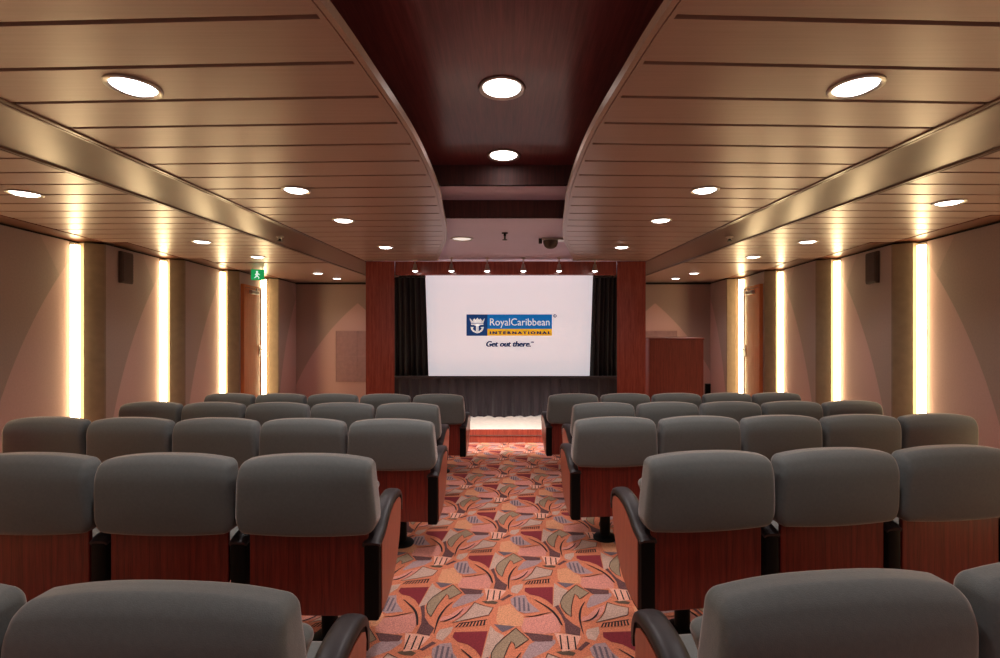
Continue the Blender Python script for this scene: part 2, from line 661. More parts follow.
for sgn in (-1, 1):
    # curved stepped edge of the cloud
    bm = bmesh.new()
    pts = [(x, d) for d, x in EDGE_S if d <= 6.0] + [(0.93, 6.18)]
    prof = [(0.0, 0.026), (0.0, -0.008), (0.018, -0.008), (0.019, -0.001), (0.023, -0.001), (0.024, -0.006), (0.040, -0.006), (0.041, 0.004), (0.041, 0.026)]
    rings = []
    for k, (x, d) in enumerate(pts):
        a = pts[max(0, k - 1)]; b = pts[min(len(pts) - 1, k + 1)]
        tx, ty = b[0] - a[0], b[1] - a[1]; l = math.hypot(tx, ty)
        nx, ny = ty / l, -tx / l            # towards the outside of the cloud edge (+x)
        rings.append([bm.verts.new((RC + sgn * (x + nx * u), d + ny * u, Z(H_CLOUD) + v)) for u, v in prof])
    m_ = len(prof)
    for r0, r1 in zip(rings, rings[1:]):
        for k in range(m_):
            bm.faces.new((r0[k], r0[(k + 1) % m_], r1[(k + 1) % m_], r1[k]))
    bm.faces.new(rings[0]); bm.faces.new(rings[-1])
    trim(bm, M['plank'])
    # sloping bronze band between the two ceiling levels
    bm = bmesh.new()
    sec = [(XB_TOP, H_CLOUD), (XB_BOT, H_SIDE), (XB_BOT, H_SIDE + 0.06), (XB_TOP, H_CLOUD + 0.06)]
    prism(bm, [(RC + sgn * x, Z(h)) for x, h in sec], 'y', -1.5, D_BACK)
    trim(bm, M['beam'])
    for xa, xb, h in ((XB_TOP - 0.03, XB_TOP - 0.008, H_CLOUD), (XB_TOP - 0.004, XB_TOP + 0.014, H_CLOUD), (XB_BOT - 0.012, XB_BOT + 0.006, H_SIDE), (XB_BOT + 0.010, XB_BOT + 0.024, H_SIDE)):
        bm = bmesh.new()
        a, b = sorted((RC + sgn * xa, RC + sgn * xb))
        box(bm, a, b, -1.5, D_PORTAL - 0.01 if xa < 2 else D_BACK, Z(h) - 0.008, Z(h) + 0.01, 0.003)
        trim(bm, M['beam'])

# ------------------------------------------------------------------ side walls
DK = [1.12, 2.26, 3.39, 4.52, 5.64, 6.78, 7.95]
X_IN, X_OUT = 3.793, 4.0
RCW = -0.03
WALL_TOP = 0.775


def panel(name, p0, p1, m):
    """a fabric wall panel from p0 to p1 (x, y), its own x running along it, its own z measured from eye level"""
    L = math.hypot(p1[0] - p0[0], p1[1] - p0[1])
    bm = bmesh.new()
    side = 1 if p0[0] > 0 else -1
    if side > 0:
        box(bm, 0, L, -0.05, 0.0, -2.0, WALL_TOP)
    else:
        box(bm, 0, L, 0.0, 0.05, -2.0, WALL_TOP)
    return structure(fin(bm, name, m, None, False, (p0[0], p0[1], CZ), (0, 0, math.atan2(p1[1] - p0[1], p1[0] - p0[0]))))


strip_words = ['beside the rear row', 'level with the second row from the rear', 'level with the third row from the rear',
               'the tall broad one before the loudspeaker', 'just past the loudspeaker', 'one bay before the exit door', 'at the far edge of the exit door']
for sgn, side in ((-1, 'left'), (1, 'right')):
    xs = lambda x: RCW + sgn * x
    prev = (X_IN, -1.45)
    for k, dk in enumerate(DK):
        end = (X_OUT, dk - 0.01)
        lx = lambda t: prev[0] + (end[0] - prev[0]) * t
        ly = lambda t: prev[1] + (end[1] - prev[1]) * t
        Lp = math.hypot(end[0] - prev[0], end[1] - prev[1])
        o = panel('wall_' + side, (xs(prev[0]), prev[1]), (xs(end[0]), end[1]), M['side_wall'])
        # fabric column with a slanted face that shields the light behind it
        bm = bmesh.new()
        poly = [(xs(3.90), dk - 0.10), (xs(X_IN), dk), (xs(X_IN), dk + 0.02), (xs(4.13), dk + 0.02), (xs(4.13), dk - 0.03), (xs(3.915), dk - 0.085)]
        prism(bm, poly, 'z', -0.6, Z(WALL_TOP))
        trim(bm, M['column'])
        # strip light along the deep end of the panel
        back = 0.10 if k < 6 else 0.235
        wdt = 0.066 if k < 6 else 0.055
        ang = math.atan2(end[1] - prev[1], sgn * (end[0] - prev[0]))
        t = 1 - (back + wdt / 2) / Lp
        s = thing('wall_light', 'tall glowing strip light, %s wall, %s' % (side, strip_words[k]), 'wall light',
                  (xs(lx(t)), ly(t), 0), ang, 'strip lights along the walls')
        yy = 1 if sgn < 0 else -1
        bm = bmesh.new()
        a, b = sorted((-yy * 0.002, -yy * 0.011))
        box(bm, -wdt / 2 + 0.004, wdt / 2 - 0.004, a, b, -0.5, Z(WALL_TOP - 0.004), 0.003)
        fin(bm, 'housing', M['metal'], s)
        bm = bmesh.new()
        pr = []
        for q in range(9):
            th = PI * q / 8
            pr.append((-wdt / 2 * math.cos(th), -yy * (0.008 + (0.055 if k < 6 else 0.08) * math.sin(th) ** 0.6)))
        prism(bm, pr, 'z', -0.48, Z(WALL_TOP - 0.03))
        fin(bm, 'diffuser', M['strip'], s, True)
        # wooden border of the ceiling that follows the panel, and black gap below it
        bm = bmesh.new()
        prism(bm, [(xs(prev[0] - 0.2), prev[1]), (xs(end[0] - 0.2), end[1]), (xs(4.2), end[1]), (xs(4.2), prev[1])], 'z', Z(H_SIDE) - 0.006, Z(H_SIDE) + 0.012)
        trim(bm, M['border_wood'])
        bm = bmesh.new()
        prism(bm, [(xs(prev[0] + 0.02), prev[1]), (xs(end[0] + 0.02), end[1]), (xs(4.25), end[1]), (xs(4.25), prev[1])], 'z', Z(WALL_TOP), Z(H_SIDE) - 0.006)
        trim(bm, M['black_gap'])
        prev = (X_IN, dk + 0.02)
    end = (3.9, D_BACK)
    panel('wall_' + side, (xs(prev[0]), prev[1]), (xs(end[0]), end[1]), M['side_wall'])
    bm = bmesh.new()
    prism(bm, [(xs(prev[0] + 0.02), prev[1]), (xs(end[0] + 0.02), end[1]), (xs(4.25), end[1]), (xs(4.25), prev[1])], 'z', Z(WALL_TOP), Z(H_SIDE))
    trim(bm, M['black_gap'])

bm = bmesh.new()
box(bm, -4.3, 4.3, D_BACK, D_BACK + 0.08, -2.1, WALL_TOP - 0.01)
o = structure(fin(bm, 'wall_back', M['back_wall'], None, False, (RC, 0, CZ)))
bm = bmesh.new()
box(bm, -4.2, 4.26, D_BACK - 0.003, D_BACK + 0.08, Z(WALL_TOP - 0.01), Z(0.97), 0)
trim(bm, M['black_gap'])

# doors in the last bays
for sgn, num in ((-1, 1), (1, 2)):
    side = 'left' if sgn < 0 else 'right'
    p0 = Vector((RCW + sgn * X_IN, DK[5] + 0.02)); p1 = Vector((RCW + sgn * X_OUT, DK[6] - 0.01))
    u = (p1 - p0).normalized()
    ang = math.atan2(u.y, u.x)
    yy = 1 if sgn < 0 else -1
    z0 = -0.40; zt = Z(0.60)
    at = p0 + u * 0.03
    bm = bmesh.new()
    box(bm, 0.045, 0.735, *sorted((-yy * 0.012, -yy * 0.04)), z0, zt - 0.045, 0.003)
    d = structure(fin(bm, 'door_%d' % num, M['door_wood'], None, False, (at.x, at.y, 0), (0, 0, ang)))
    bm = bmesh.new()
    for a in ((0, 0.04, z0, zt), (0.74, 0.78, z0, zt), (0.04, 0.74, zt - 0.04, zt)):
        box(bm, a[0], a[1], *sorted((-yy * 0.002, -yy * 0.05)), a[2], a[3], 0.004)
    fin(bm, 'door_frame', M['door_wood'], d)
    bm = bmesh.new()
    box(bm, 0.22, 0.52, *sorted((-yy * 0.042, -yy * 0.09)), zt - 0.13, zt - 0.075, 0.008)
    box(bm, 0.46, 0.49, *sorted((-yy * 0.06, -yy * 0.075)), zt - 0.076, zt - 0.03, 0.003)
    fin(bm, 'door_closer', M['metal'], d)
    bm = bmesh.new()
    hz = Z(-0.39)
    box(bm, 0.655, 0.70, *sorted((-yy * 0.041, -yy * 0.05)), hz - 0.11, hz + 0.07, 0.004)
    box(bm, 0.56, 0.69, *sorted((-yy * 0.075, -yy * 0.095)), hz - 0.012, hz + 0.012, 0.006)
    box(bm, 0.668, 0.69, *sorted((-yy * 0.05, -yy * 0.09)), hz - 0.01, hz + 0.01, 0.003)
    fin(bm, 'door_handle', M['metal'], d)

# wall loudspeakers on the fourth panels
for sgn in (-1, 1):
    side = 'left' if sgn < 0 else 'right'
    p0 = Vector((RCW + sgn * X_IN, DK[3] + 0.02)); p1 = Vector((RCW + sgn * X_OUT, DK[4] - 0.01))
    u = (p1 - p0).normalized(); ang = math.atan2(u.y, u.x); yy = 1 if sgn < 0 else -1
    at = p0 + u * 0.28
    t = thing('wall_loudspeaker', 'flat dark loudspeaker high on the %s wall panel past the column' % side, 'loudspeaker', (at.x, at.y, Z(0.585)), ang, 'wall loudspeakers')
    bm = bmesh.new()
    box(bm, -0.095, 0.095, *sorted((-yy * 0.001, -yy * 0.035)), -0.16, 0.16, 0.006)
    fin(bm, 'cabinet', M['grille_dark'], t)
    bm = bmesh.new()
    box(bm, -0.085, 0.085, *sorted((-yy * 0.035, -yy * 0.042)), -0.145, 0.145, 0.003)
    for i in range(9):
        z = -0.125 + 0.031 * i
        box(bm, -0.08, 0.08, *sorted((-yy * 0.042, -yy * 0.045)), z - 0.004, z + 0.004)
    fin(bm, 'speaker_grille', M['grille_dark'], t)

# mauve grilles on the back wall
for sgn in (-1, 1):
    txt = 'square mauve four-part grille on the back wall beside the left red pillar' if sgn < 0 else 'mauve grille on the back wall mostly hidden behind the tall wooden cabinet'
    t = thing('wall_grille', txt, 'grille', (RC + sgn * 2.80, D_BACK - 0.001, Z(-0.59)), 0, 'back wall grilles')
    bm = bmesh.new()
    for a in ((-0.41, 0.41, 0.468, 0.48), (-0.41, 0.41, -0.48, -0.468), (-0.41, -0.398, -0.47, 0.47), (0.398, 0.41, -0.47, 0.47), (-0.006, 0.006, -0.47, 0.47), (-0.4, 0.4, -0.006, 0.006)):
        box(bm, a[0], a[1], -0.014, 0.0, a[2], a[3])
    fin(bm, 'frame', M['side_wall'] if False else M['grille'], t)
    for qx in (-1, 1):
        for qz in (-1, 1):
            bm = bmesh.new()
            x0, x1 = sorted((qx * 0.008, qx * 0.396)); z0, z1 = sorted((qz * 0.008, qz * 0.466))
            box(bm, x0, x1, -0.009, -0.001, z0, z1)
            for i in range(8):
                zz = z0 + (z1 - z0) * (i + 0.5) / 8
                box(bm, x0 + 0.01, x1 - 0.01, -0.012, -0.009, zz - 0.012, zz + 0.012)
            fin(bm, 'grille_panel', M['grille'], t)

# ------------------------------------------------------------------ stage and portal
portal = thing('stage_portal', 'glossy red wooden portal of two pillars and a header framing the screen', 'stage portal', (RC, D_PORTAL, floor_z(D_PORTAL)))
pz = -floor_z(D_PORTAL)
for sgn in (-1, 1):
    bm = bmesh.new()
    a, b = sorted((sgn * 1.475, sgn * 1.855))
    prism(bm, [(sgn * 1.475, 0.0), (sgn * 1.855, 0.0), (sgn * 1.855, 0.14), (sgn * 1.515, 0.14)], 'z', 0.0, pz + Z(H_CLOUD) - 0.003)
    fin(bm, 'pillar', M['portal_wood'], portal)
bm = bmesh.new()
box(bm, -1.47, 1.47, 0.015, 0.12, pz + Z(0.665), pz + Z(H_CLOUD) - 0.003, 0.004)
fin(bm, 'header', M['portal_wood'], portal)

D_ST = 7.19
zf = floor_z(D_ST)
st = thing('stage', 'low stage with a cream top and a wooden front step under the screen', 'stage', (RC, D_ST, zf))
bm = bmesh.new()
box(bm, -2.3, 2.3, 0.012, D_BACK - D_ST - 0.02, 0.19, 0.206, 0.003)
fin(bm, 'platform_top', M['stage_top'], st)
bm = bmesh.new()
box(bm, -2.3, 2.3, 0.0, 0.04, 0.115, 0.205, 0.004)
box(bm, -2.3, 2.3, 0.008, 0.04, 0.0, 0.108, 0.004)
fin(bm, 'front_riser', M['portal_wood'], st)
bm = bmesh.new()
box(bm, -2.3, 2.3, -0.004, 0.02, 0.106, 0.117, 0.003)
fin(bm, 'edge_strip', M['beam'], st)
Z_ST = zf + 0.207


def fold_sheet(bm, x0f, x1f, z0f, z1, depth, nfold, seed, nx=160, nz=14, gather=0.5, thick=0.012):
    rnd = random.Random(seed)
    ph = [rnd.uniform(0, 6.28) for _ in range(4)]
    F_, B_ = [], []
    for j in range(nz + 1):
        v = j / nz                      # 0 at the top
        rf, rb = [], []
        for i in range(nx + 1):
            s = i / nx
            x = x0f(v) + (x1f(v) - x0f(v)) * s
            amp = depth * (gather + (1 - gather) * v)
            y = amp * (0.62 * math.sin(2 * PI * nfold * s + ph[0] + 0.5 * math.sin(3 * v + ph[3])) + 0.3 * math.sin(2 * PI * nfold * 0.43 * s + ph[1] + 1.2 * v) + 0.18 * math.sin(2 * PI * nfold * 2.1 * s + ph[2]))
            zb = z0f(s)
            z = z1 + (zb - z1) * v
            rf.append(bm.verts.new((x, y, z))); rb.append(bm.verts.new((x, y + thick, z)))
        F_.append(rf); B_.append(rb)
    for j in range(nz):
        for i in range(nx):
            bm.faces.new((F_[j][i], F_[j][i + 1], F_[j + 1][i + 1], F_[j + 1][i]))
            bm.faces.new((B_[j][i + 1], B_[j][i], B_[j + 1][i], B_[j + 1][i + 1]))
    for i in range(nx):
        bm.faces.new((F_[0][i], B_[0][i], B_[0][i + 1], F_[0][i + 1]))
        bm.faces.new((F_[nz][i], F_[nz][i + 1], B_[nz][i + 1], B_[nz][i]))
    for j in range(nz):
        bm.faces.new((F_[j][0], F_[j + 1][0], B_[j + 1][0], B_[j][0]))
        bm.faces.new((F_[j][nx], B_[j][nx], B_[j + 1][nx], F_[j + 1][nx]))


for sgn in (-1, 1):
    t = thing('stage_curtain', 'tall black velvet curtain hanging at the %s edge of the screen' % ('left' if sgn < 0 else 'right'), 'curtain', (0, 8.3, Z_ST), 0, 'black side curtains')
    bm = bmesh.new()
    inner = lambda v: sgn * 1.0 * (1.40 - 0.075 * v) + (0.0 if sgn < 0 else 0.165)
    outer = lambda v: sgn * 2.25
    fold_sheet(bm, inner, outer, lambda s: 0.01, Z(0.865) - Z_ST, 0.05, 9, 3 + sgn, nx=150, nz=12, gather=0.7)
    fin(bm, 'cloth', M['drape'], t, True)
    bm = bmesh.new()
    a, b = sorted((inner(0), sgn * 2.25))
    box(bm, a, b, -0.035, 0.05, Z(0.84) - Z_ST, Z(0.87) - Z_ST, 0.004)
    fin(bm, 'pelmet_tape', M['drape'], t)

ZS_TOP = Z(-0.885)
t = thing('stage_skirt', 'gathered charcoal cloth skirt across the stage below the screen', 'stage skirt', (0, 8.16, Z_ST))
bm = bmesh.new()
fold_sheet(bm, lambda v: -2.2, lambda v: 2.26, lambda s: 0.008 + 0.012 * math.sin(23 * s) + 0.01 * math.sin(61 * s), ZS_TOP - Z_ST - 0.02, 0.07, 25, 11, nx=420, nz=12, gather=0.3)
fin(bm, 'cloth', M['skirt'], t, True)
bm = bmesh.new()
box(bm, -2.2, 2.26, -0.03, 0.03, ZS_TOP - Z_ST - 0.05, ZS_TOP - Z_ST, 0.008)
fin(bm, 'header_band', M['skirt'], t)

# projection screen with the projected logo
D_SCR = 8.42
SX = lambda px: (px - 508.0) / F * D_SCR + CX
SZ = lambda py: CZ + (325.0 - py) / F * D_SCR
scr = thing('projection_screen', 'large bright white projection screen with a blue and yellow logo in its middle', 'screen', (0, D_SCR, 0))
bm = bmesh.new()
box(bm, SX(418), SX(602), 0.0, 0.03, Z_ST + 0.002, SZ(273))
fin(bm, 'screen_surface', M['screen'], scr)


def flat(name, pts, m, y, parent=scr):
    bm = bmesh.new()
    prism(bm, [(SX(a), SZ(b)) for a, b in pts], 'y', -y, 0.001)
    return fin(bm, name, m, parent)


rect = lambda a, b, c, d: [(a, b), (c, b), (c, d), (a, d)]
flat('logo_square', rect(466.4, 314.4, 487.4, 335.8), M['logo_navy'], 0.003)
flat('logo_banner', rect(487.4, 314.4, 552.0, 328.9), M['logo_blue'], 0.003)
flat('logo_band', rect(487.4, 328.9, 552.0, 335.7), M['logo_yellow'], 0.003)
LX = lambda u: 450 + u / 8.333
LY = lambda v: 300 + v / 8.333


def emblem():
    bm = bmesh.new()

    def pg(pts):
        prism(bm, [(SX(LX(a)), SZ(LY(b))) for a, b in pts], 'y', -0.0062, -0.002)
    # crown: band with five points
    for q in ([(176, 190), (164, 150), (184, 172), (198, 190)], [(196, 190), (191, 168), (204, 152), (216, 172), (214, 190)],
              [(212, 190), (214, 166), (228, 146), (242, 166), (244, 190)], [(242, 190), (240, 172), (252, 152), (265, 168), (260, 190)], [(258, 190), (272, 172), (290, 150), (279, 190)]):
        pg(q)
    pg([(176, 196), (279, 196), (279, 207), (176, 207)])
    # anchor: shank, arms and flukes
    pg([(217, 206), (238, 206), (238, 258), (217, 258)])
    pg([(204, 207), (251, 207), (251, 213), (204, 213)])
    L = [(172, 224), (200, 226), (192, 232), (191, 242), (200, 253), (216, 260), (227, 261), (227, 278), (208, 272), (188, 261), (177, 246)]
    pg(L)
    pg([(454 - a, b) for a, b in L])
    return fin(bm, 'crown_anchor_emblem', M['logo_white'], scr)


emblem()


def text(name, body, px0, px1, base, cap, m, parent, y=0.0062, shear=0.0, bold=0.0, spacing=1.0, xs=SX, zs=SZ, wide=0.0):
    cu = bpy.data.curves.new('letters', 'FONT')
    cu.body = body
    cu.size = 1.0
    cu.shear = shear
    cu.offset = bold
    cu.space_character = spacing
    cu.extrude = 0.02
    cu.resolution_u = 3
    tmp = bpy.data.objects.new('letters', cu)
    COL.objects.link(tmp)
    dg = bpy.context.evaluated_depsgraph_get()
    me = bpy.data.meshes.new_from_object(tmp.evaluated_get(dg))
    bpy.data.objects.remove(tmp)
    xv = [v.co.x for v in me.vertices]
    x0, x1 = min(xv), max(xv)
    cap_h = 0.73
    w0, w1 = xs(px0), xs(px1)
    zb = zs(base); k = (zs(base - cap) - zb) / cap_h
    for v in me.vertices:
        x = w0 + (v.co.x - x0) / (x1 - x0) * (w1 - w0)
        v.co = Vector((x, -y + (0.002 if v.co.z < 0 else 0.0), zb + v.co.y * k))
    if wide:
        bm = bmesh.new()
        for dx, dz in ((-wide, 0), (0, 0), (wide, 0), (0, wide * 0.5)):
            n0 = len(bm.verts)
            bm.from_mesh(me)
            bm.verts.ensure_lookup_table()
            for v in bm.verts[n0:]:
                v.co.x += dx; v.co.z += dz
        bm.to_mesh(me); bm.free()
    return link(name, me, m, parent)


text('lettering', 'RoyalCaribbean', LX(333), LX(830), LY(212), (212 - 150) / 8.333, M['logo_white'], scr, bold=0.004)
text('lettering', 'INTERNATIONAL', LX(334), LX(838), LY(284.5), (284.5 - 261) / 8.333, M['logo_text'], scr, bold=0.012, spacing=1.45, wide=0.007)
text('lettering', 'Get out there.', LX(303), LX(672), LY(388), (388 - 341) / 8.333, M['logo_text'], scr, y=0.003, shear=0.22, bold=0.008, wide=0.008)
text('service_mark', 'SM', LX(673), LX(699), LY(358), 14 / 8.333, M['logo_text'], scr, y=0.003, bold=0.02)


def registered():
    bm = bmesh.new()
    cx, cz = SX(LX(875)), SZ(LY(132)); ro, ri = 0.032, 0.022
    n = 20
    for k in range(n):
        a0, a1 = 2 * PI * k / n, 2 * PI * (k + 1) / n
        q = [(cx + ro * math.cos(a0), cz + ro * math.sin(a0)), (cx + ro * math.cos(a1), cz + ro * math.sin(a1)), (cx + ri * math.cos(a1), cz + ri * math.sin(a1)), (cx + ri * math.cos(a0), cz + ri * math.sin(a0))]
        prism(bm, q, 'y', -0.003, 0.001)
    fin(bm, 'registered_ring', M['logo_text'], scr)


registered()
text('lettering', 'R', LX(868), LX(882), LY(140), 15 / 8.333, M['logo_text'], scr, y=0.003, bold=0.01)

# tall cabinet beside the right pillar
DC = 6.62
cx0, cx1 = CX + (649 - 508) / F * DC, CX + (704 - 508) / F * DC
cz0 = floor_z(DC); ct = Z((325 - 338) / F * DC)
t = thing('tall_cabinet', 'tall plain red wooden cabinet standing beside the pillar near the back wall', 'cabinet', ((cx0 + cx1) / 2, DC, cz0))
hw = (cx1 - cx0) / 2; hh = ct - cz0
bm = bmesh.new(); box(bm, -hw, hw, 0.02, 0.46, 0.06, hh - 0.025, 0.003); fin(bm, 'body', M['cabinet_wood'], t)
bm = bmesh.new(); box(bm, -hw + 0.006, hw - 0.006, 0.0, 0.019, 0.07, hh - 0.03, 0.003); fin(bm, 'front_panel', M['cabinet_wood'], t)
bm = bmesh.new(); box(bm, -hw - 0.006, hw + 0.006, -0.006, 0.465, hh - 0.025, hh, 0.006); fin(bm, 'top', M['cabinet_wood'], t)
bm = bmesh.new(); box(bm, -hw + 0.03, hw - 0.03, 0.03, 0.44, -0.03, 0.06, 0.003); fin(bm, 'plinth', M['black'], t)

# small black wall box by the cabinet
wx = CX + (707.5 - 508) / F * 8.84
t = thing('wall_socket', 'small black socket box low on the back wall beside the cabinet', 'socket', (wx, D_BACK, Z(-1.2)))
bm = bmesh.new(); box(bm, -0.05, 0.05, -0.04, 0.0, -0.10, 0.10, 0.006); fin(bm, 'back_box', M['black'], t)
bm = bmesh.new(); box(bm, -0.042, 0.042, -0.048, -0.04, -0.085, 0.085, 0.003); fin(bm, 'face_plate', M['post'], t)


# ------------------------------------------------------------------ lamps
def spot_light(parent, energy, size=2.3, blend=0.9, col=(1.0, 0.92, 0.90), radius=0.07, loc=(0, 0, -0.03), rot=(0, 0, 0)):
    l = bpy.data.lights.new('glow', 'SPOT')
    l.energy = energy; l.spot_size = size; l.spot_blend = blend; l.color = col; l.shadow_soft_size = radius
    o = bpy.data.objects.new('glow', l)
    COL.objects.link(o)
    o.parent = parent; o.location = loc; o.rotation_euler = rot
    return o


def downlight_meshes(r):
    bm = bmesh.new()
    lathe(bm, [(r * 0.80, 0.0), (r * 0.82, -0.004), (r * 0.93, -0.009), (r, -0.006), (r * 1.01, 0.0)], 32)
    ring = bpy.data.meshes.new('trim_ring'); bmesh.ops.recalc_face_normals(bm, faces=bm.faces); bm.to_mesh(ring); bm.free()
    ring.materials.append(M['metal'])
    for p in ring.polygons: p.use_smooth = True
    bm = bmesh.new()
    lathe(bm, [(r * 0.79, -0.002), (r * 0.6, -0.011), (r * 0.3, -0.015), (0.001, -0.016)], 28)
    lens = bpy.data.meshes.new('lens'); bmesh.ops.recalc_face_normals(bm, faces=bm.faces); bm.to_mesh(lens); bm.free()
    lens.materials.append(M['lamp'])
    return ring, lens


MESH_A = downlight_meshes(0.086)
MESH_B = downlight_meshes(0.115)


def downlight(x, d, h, label, group, meshes=MESH_A, energy=14.0):
    t = thing('ceiling_downlight', label, 'ceiling light', (x, d, Z(h) - 0.001), 0, group)
    link('trim_ring', meshes[0], None, t); link('lens', meshes[1], None, t)
    if energy > 0:
        spot_light(t, energy)
    return t


E_CLOUD, E_SIDE, E_MID = 34.0, 24.0, 56.0
ordw = ['over the rear row', 'nearest the rear of the hall', 'second from the rear', 'third from the rear', 'fourth from the rear beside the stage portal']
for sgn in (-1, 1):
    side = 'left' if sgn < 0 else 'right'
    for k, d in enumerate((0.2, 1.67, 2.95, 3.8, 5.11)):
        if k == 0:
            w_ = 'unseen one over the rear row'
        downlight(RC + (1.265 if sgn > 0 else -1.30), d, H_CLOUD, 'round downlight in the %s slatted cloud, %s' % (side, ordw[k]), 'downlights in the ceiling clouds', energy=E_CLOUD if k else 14.0)
    w2 = ['over the rear row', 'nearest the rear beside the wall', 'second from the rear by the wall', 'third from the rear before the exit door', 'just beyond the ceiling seam', 'last one beside the back wall']
    for k, d in enumerate((0.6, 2.85 if sgn < 0 else 3.06, 4.5, 5.5, 7.25, 8.05)):
        downlight(RC + sgn * 2.9, d, H_SIDE - (0.0), 'round downlight in the low %s ceiling, %s' % (side, w2[k]), 'downlights in the side ceilings', energy=E_SIDE)
for k, d in enumerate((0.9, 2.30, 3.21)):
    downlight(CX - 0.03, d, H1, 'large bright round downlight in the dark wooden ceiling recess, ' + ('overhead of the rear rows', 'brighter one over the aisle', 'beside the dark step')[k], 'downlights in the dark recess', MESH_B, E_MID if k else 28.0)

# fittings of the lilac plaster
t = thing('ceiling_downlight', 'dim oval-looking recessed light in the lilac ceiling before the screen', 'ceiling light', (-0.405, 4.75, Z(H3)))
link('trim_ring', MESH_B[0], None, t)
bm = bmesh.new(); lathe(bm, [(0.09, -0.002), (0.06, -0.008), (0.001, -0.01)], 24); fin(bm, 'lens', M['dim_lamp'], t)
t = thing('ceiling_sprinkler', 'small dark sprinkler hanging from the middle of the lilac ceiling', 'sprinkler', (0.03, 4.45, Z(H3)))
bm = bmesh.new(); lathe(bm, [(0.03, 0), (0.03, -0.006), (0.012, -0.01), (0.012, -0.03)], 16); fin(bm, 'escutcheon', M['post'], t, True)
bm = bmesh.new(); lathe(bm, [(0.008, -0.028), (0.008, -0.06), (0.024, -0.064), (0.024, -0.068)], 16); fin(bm, 'deflector', M['black'], t, True)
t = thing('ceiling_camera', 'dark domed ceiling camera on a bracket in the lilac ceiling', 'camera', (0.49, 4.75, Z(H3)))
bm = bmesh.new(); box(bm, -0.09, 0.14, -0.06, 0.06, -0.022, 0.0, 0.006); fin(bm, 'mounting_plate', M['metal'], t)
bm = bmesh.new(); lathe(bm, [(0.075, -0.022), (0.074, -0.05), (0.06, -0.08), (0.035, -0.097), (0.001, -0.103)], 24); fin(bm, 'dome', M['grille_dark'], t, True)
bm = bmesh.new(); box(bm, -0.12, -0.085, -0.02, 0.02, -0.05, 0.0, 0.005); fin(bm, 'bracket', M['black'], t)

# sprinklers on the bronze bands
for sgn in (-1, 1):
    side = 'left' if sgn < 0 else 'right'
    x = RC + sgn * 2.09
    t = thing('ceiling_sprinkler', 'small dark sprinkler in the bronze band of the %s ceiling' % side, 'sprinkler', (x, 4.37, Z(0.821)), 0, 'sprinklers in the bronze bands')
    bm = bmesh.new(); lathe(bm, [(0.034, 0.004), (0.034, -0.006), (0.018, -0.01), (0.016, -0.02)], 20); fin(bm, 'escutcheon', M['metal'], t, True)
    bm = bmesh.new(); lathe(bm, [(0.012, -0.018), (0.012, -0.035), (0.024, -0.038), (0.024, -0.043)], 16); fin(bm, 'deflector', M['black'], t, True)

# six little spotlights before the header
words6 = ['first from the left curtain', 'second from the left curtain', 'third, just left of the middle', 'third from the right, just right of the middle', 'second from the right curtain', 'first from the right curtain']
sp_proto = None
for k, x in enumerate((-1.146, -0.674, -0.21, 0.259, 0.723, 1.187)):
    zt = Z(H3) if abs(x) < 0.86 else Z(H_CLOUD)
    t = thing('stage_spotlight', 'small hanging stage spotlight, %s' % words6[k], 'spotlight', (x, 6.1, zt), 0, 'stage spotlights in a row')
    zl = Z(0.70) - zt
    bm = bmesh.new(); lathe(bm, [(0.03, 0.0), (0.03, -0.01), (0.008, -0.012), (0.008, zl + 0.1), (0.014, zl + 0.09)], 14); fin(bm, 'stem', M['metal'], t, True)
    bm = bmesh.new(); lathe(bm, [(0.014, zl + 0.09), (0.022, zl + 0.08), (0.026, zl + 0.045), (0.04, zl + 0.015), (0.042, zl), (0.038, zl)], 18); fin(bm, 'lamp_head', M['metal'], t, True)
    bm = bmesh.new(); lathe(bm, [(0.037, zl + 0.004), (0.03, zl - 0.008), (0.001, zl - 0.016)], 18); fin(bm, 'lens', M['spot_lamp'], t, True)
    spot_light(t, 140.0, 0.94, 0.6, (1.0, 0.92, 0.88), 0.03, (0, 0, zl - 0.02), (math.radians(28), 0, 0))

# exit sign
ex = thing('exit_sign', 'green glowing exit sign with a white running figure hanging above the left door', 'exit sign', (CX - 3.515, 6.6, Z(H_SIDE)), math.radians(12))
bm = bmesh.new(); box(bm, -0.085, 0.085, -0.012, 0.012, -0.17, -0.02, 0.006); fin(bm, 'sign_panel', M['exit_green'], ex)
bm = bmesh.new(); box(bm, -0.07, -0.06, -0.006, 0.006, -0.03, 0.0); box(bm, 0.06, 0.07, -0.006, 0.006, -0.03, 0.0); fin(bm, 'hanger', M['metal'], ex)
bm = bmesh.new()
lathe_c = [(0.014 * math.cos(2 * PI * k / 12) - 0.005, -0.055 + 0.014 * math.sin(2 * PI * k / 12)) for k in range(12)]
for q in (lathe_c,
          [(-0.014, -0.072), (0.008, -0.072), (0.004, -0.112), (-0.02, -0.112)],
          [(0.006, -0.074), (0.034, -0.092), (0.03, -0.1), (0.004, -0.086)],
          [(-0.012, -0.074), (-0.034, -0.095), (-0.027, -0.1), (-0.01, -0.088)],
          [(0.004, -0.11), (0.026, -0.132), (0.018, -0.156), (0.01, -0.154), (0.015, -0.134), (-0.008, -0.116)],
          [(-0.02, -0.11), (-0.006, -0.112), (-0.02, -0.138), (-0.044, -0.146), (-0.046, -0.138), (-0.028, -0.13)]):
    prism(bm, q, 'y', -0.0135, -0.011)
fin(bm, 'running_figure', M['exit_white'], ex)

# ------------------------------------------------------------------ chairs
P = 0.588


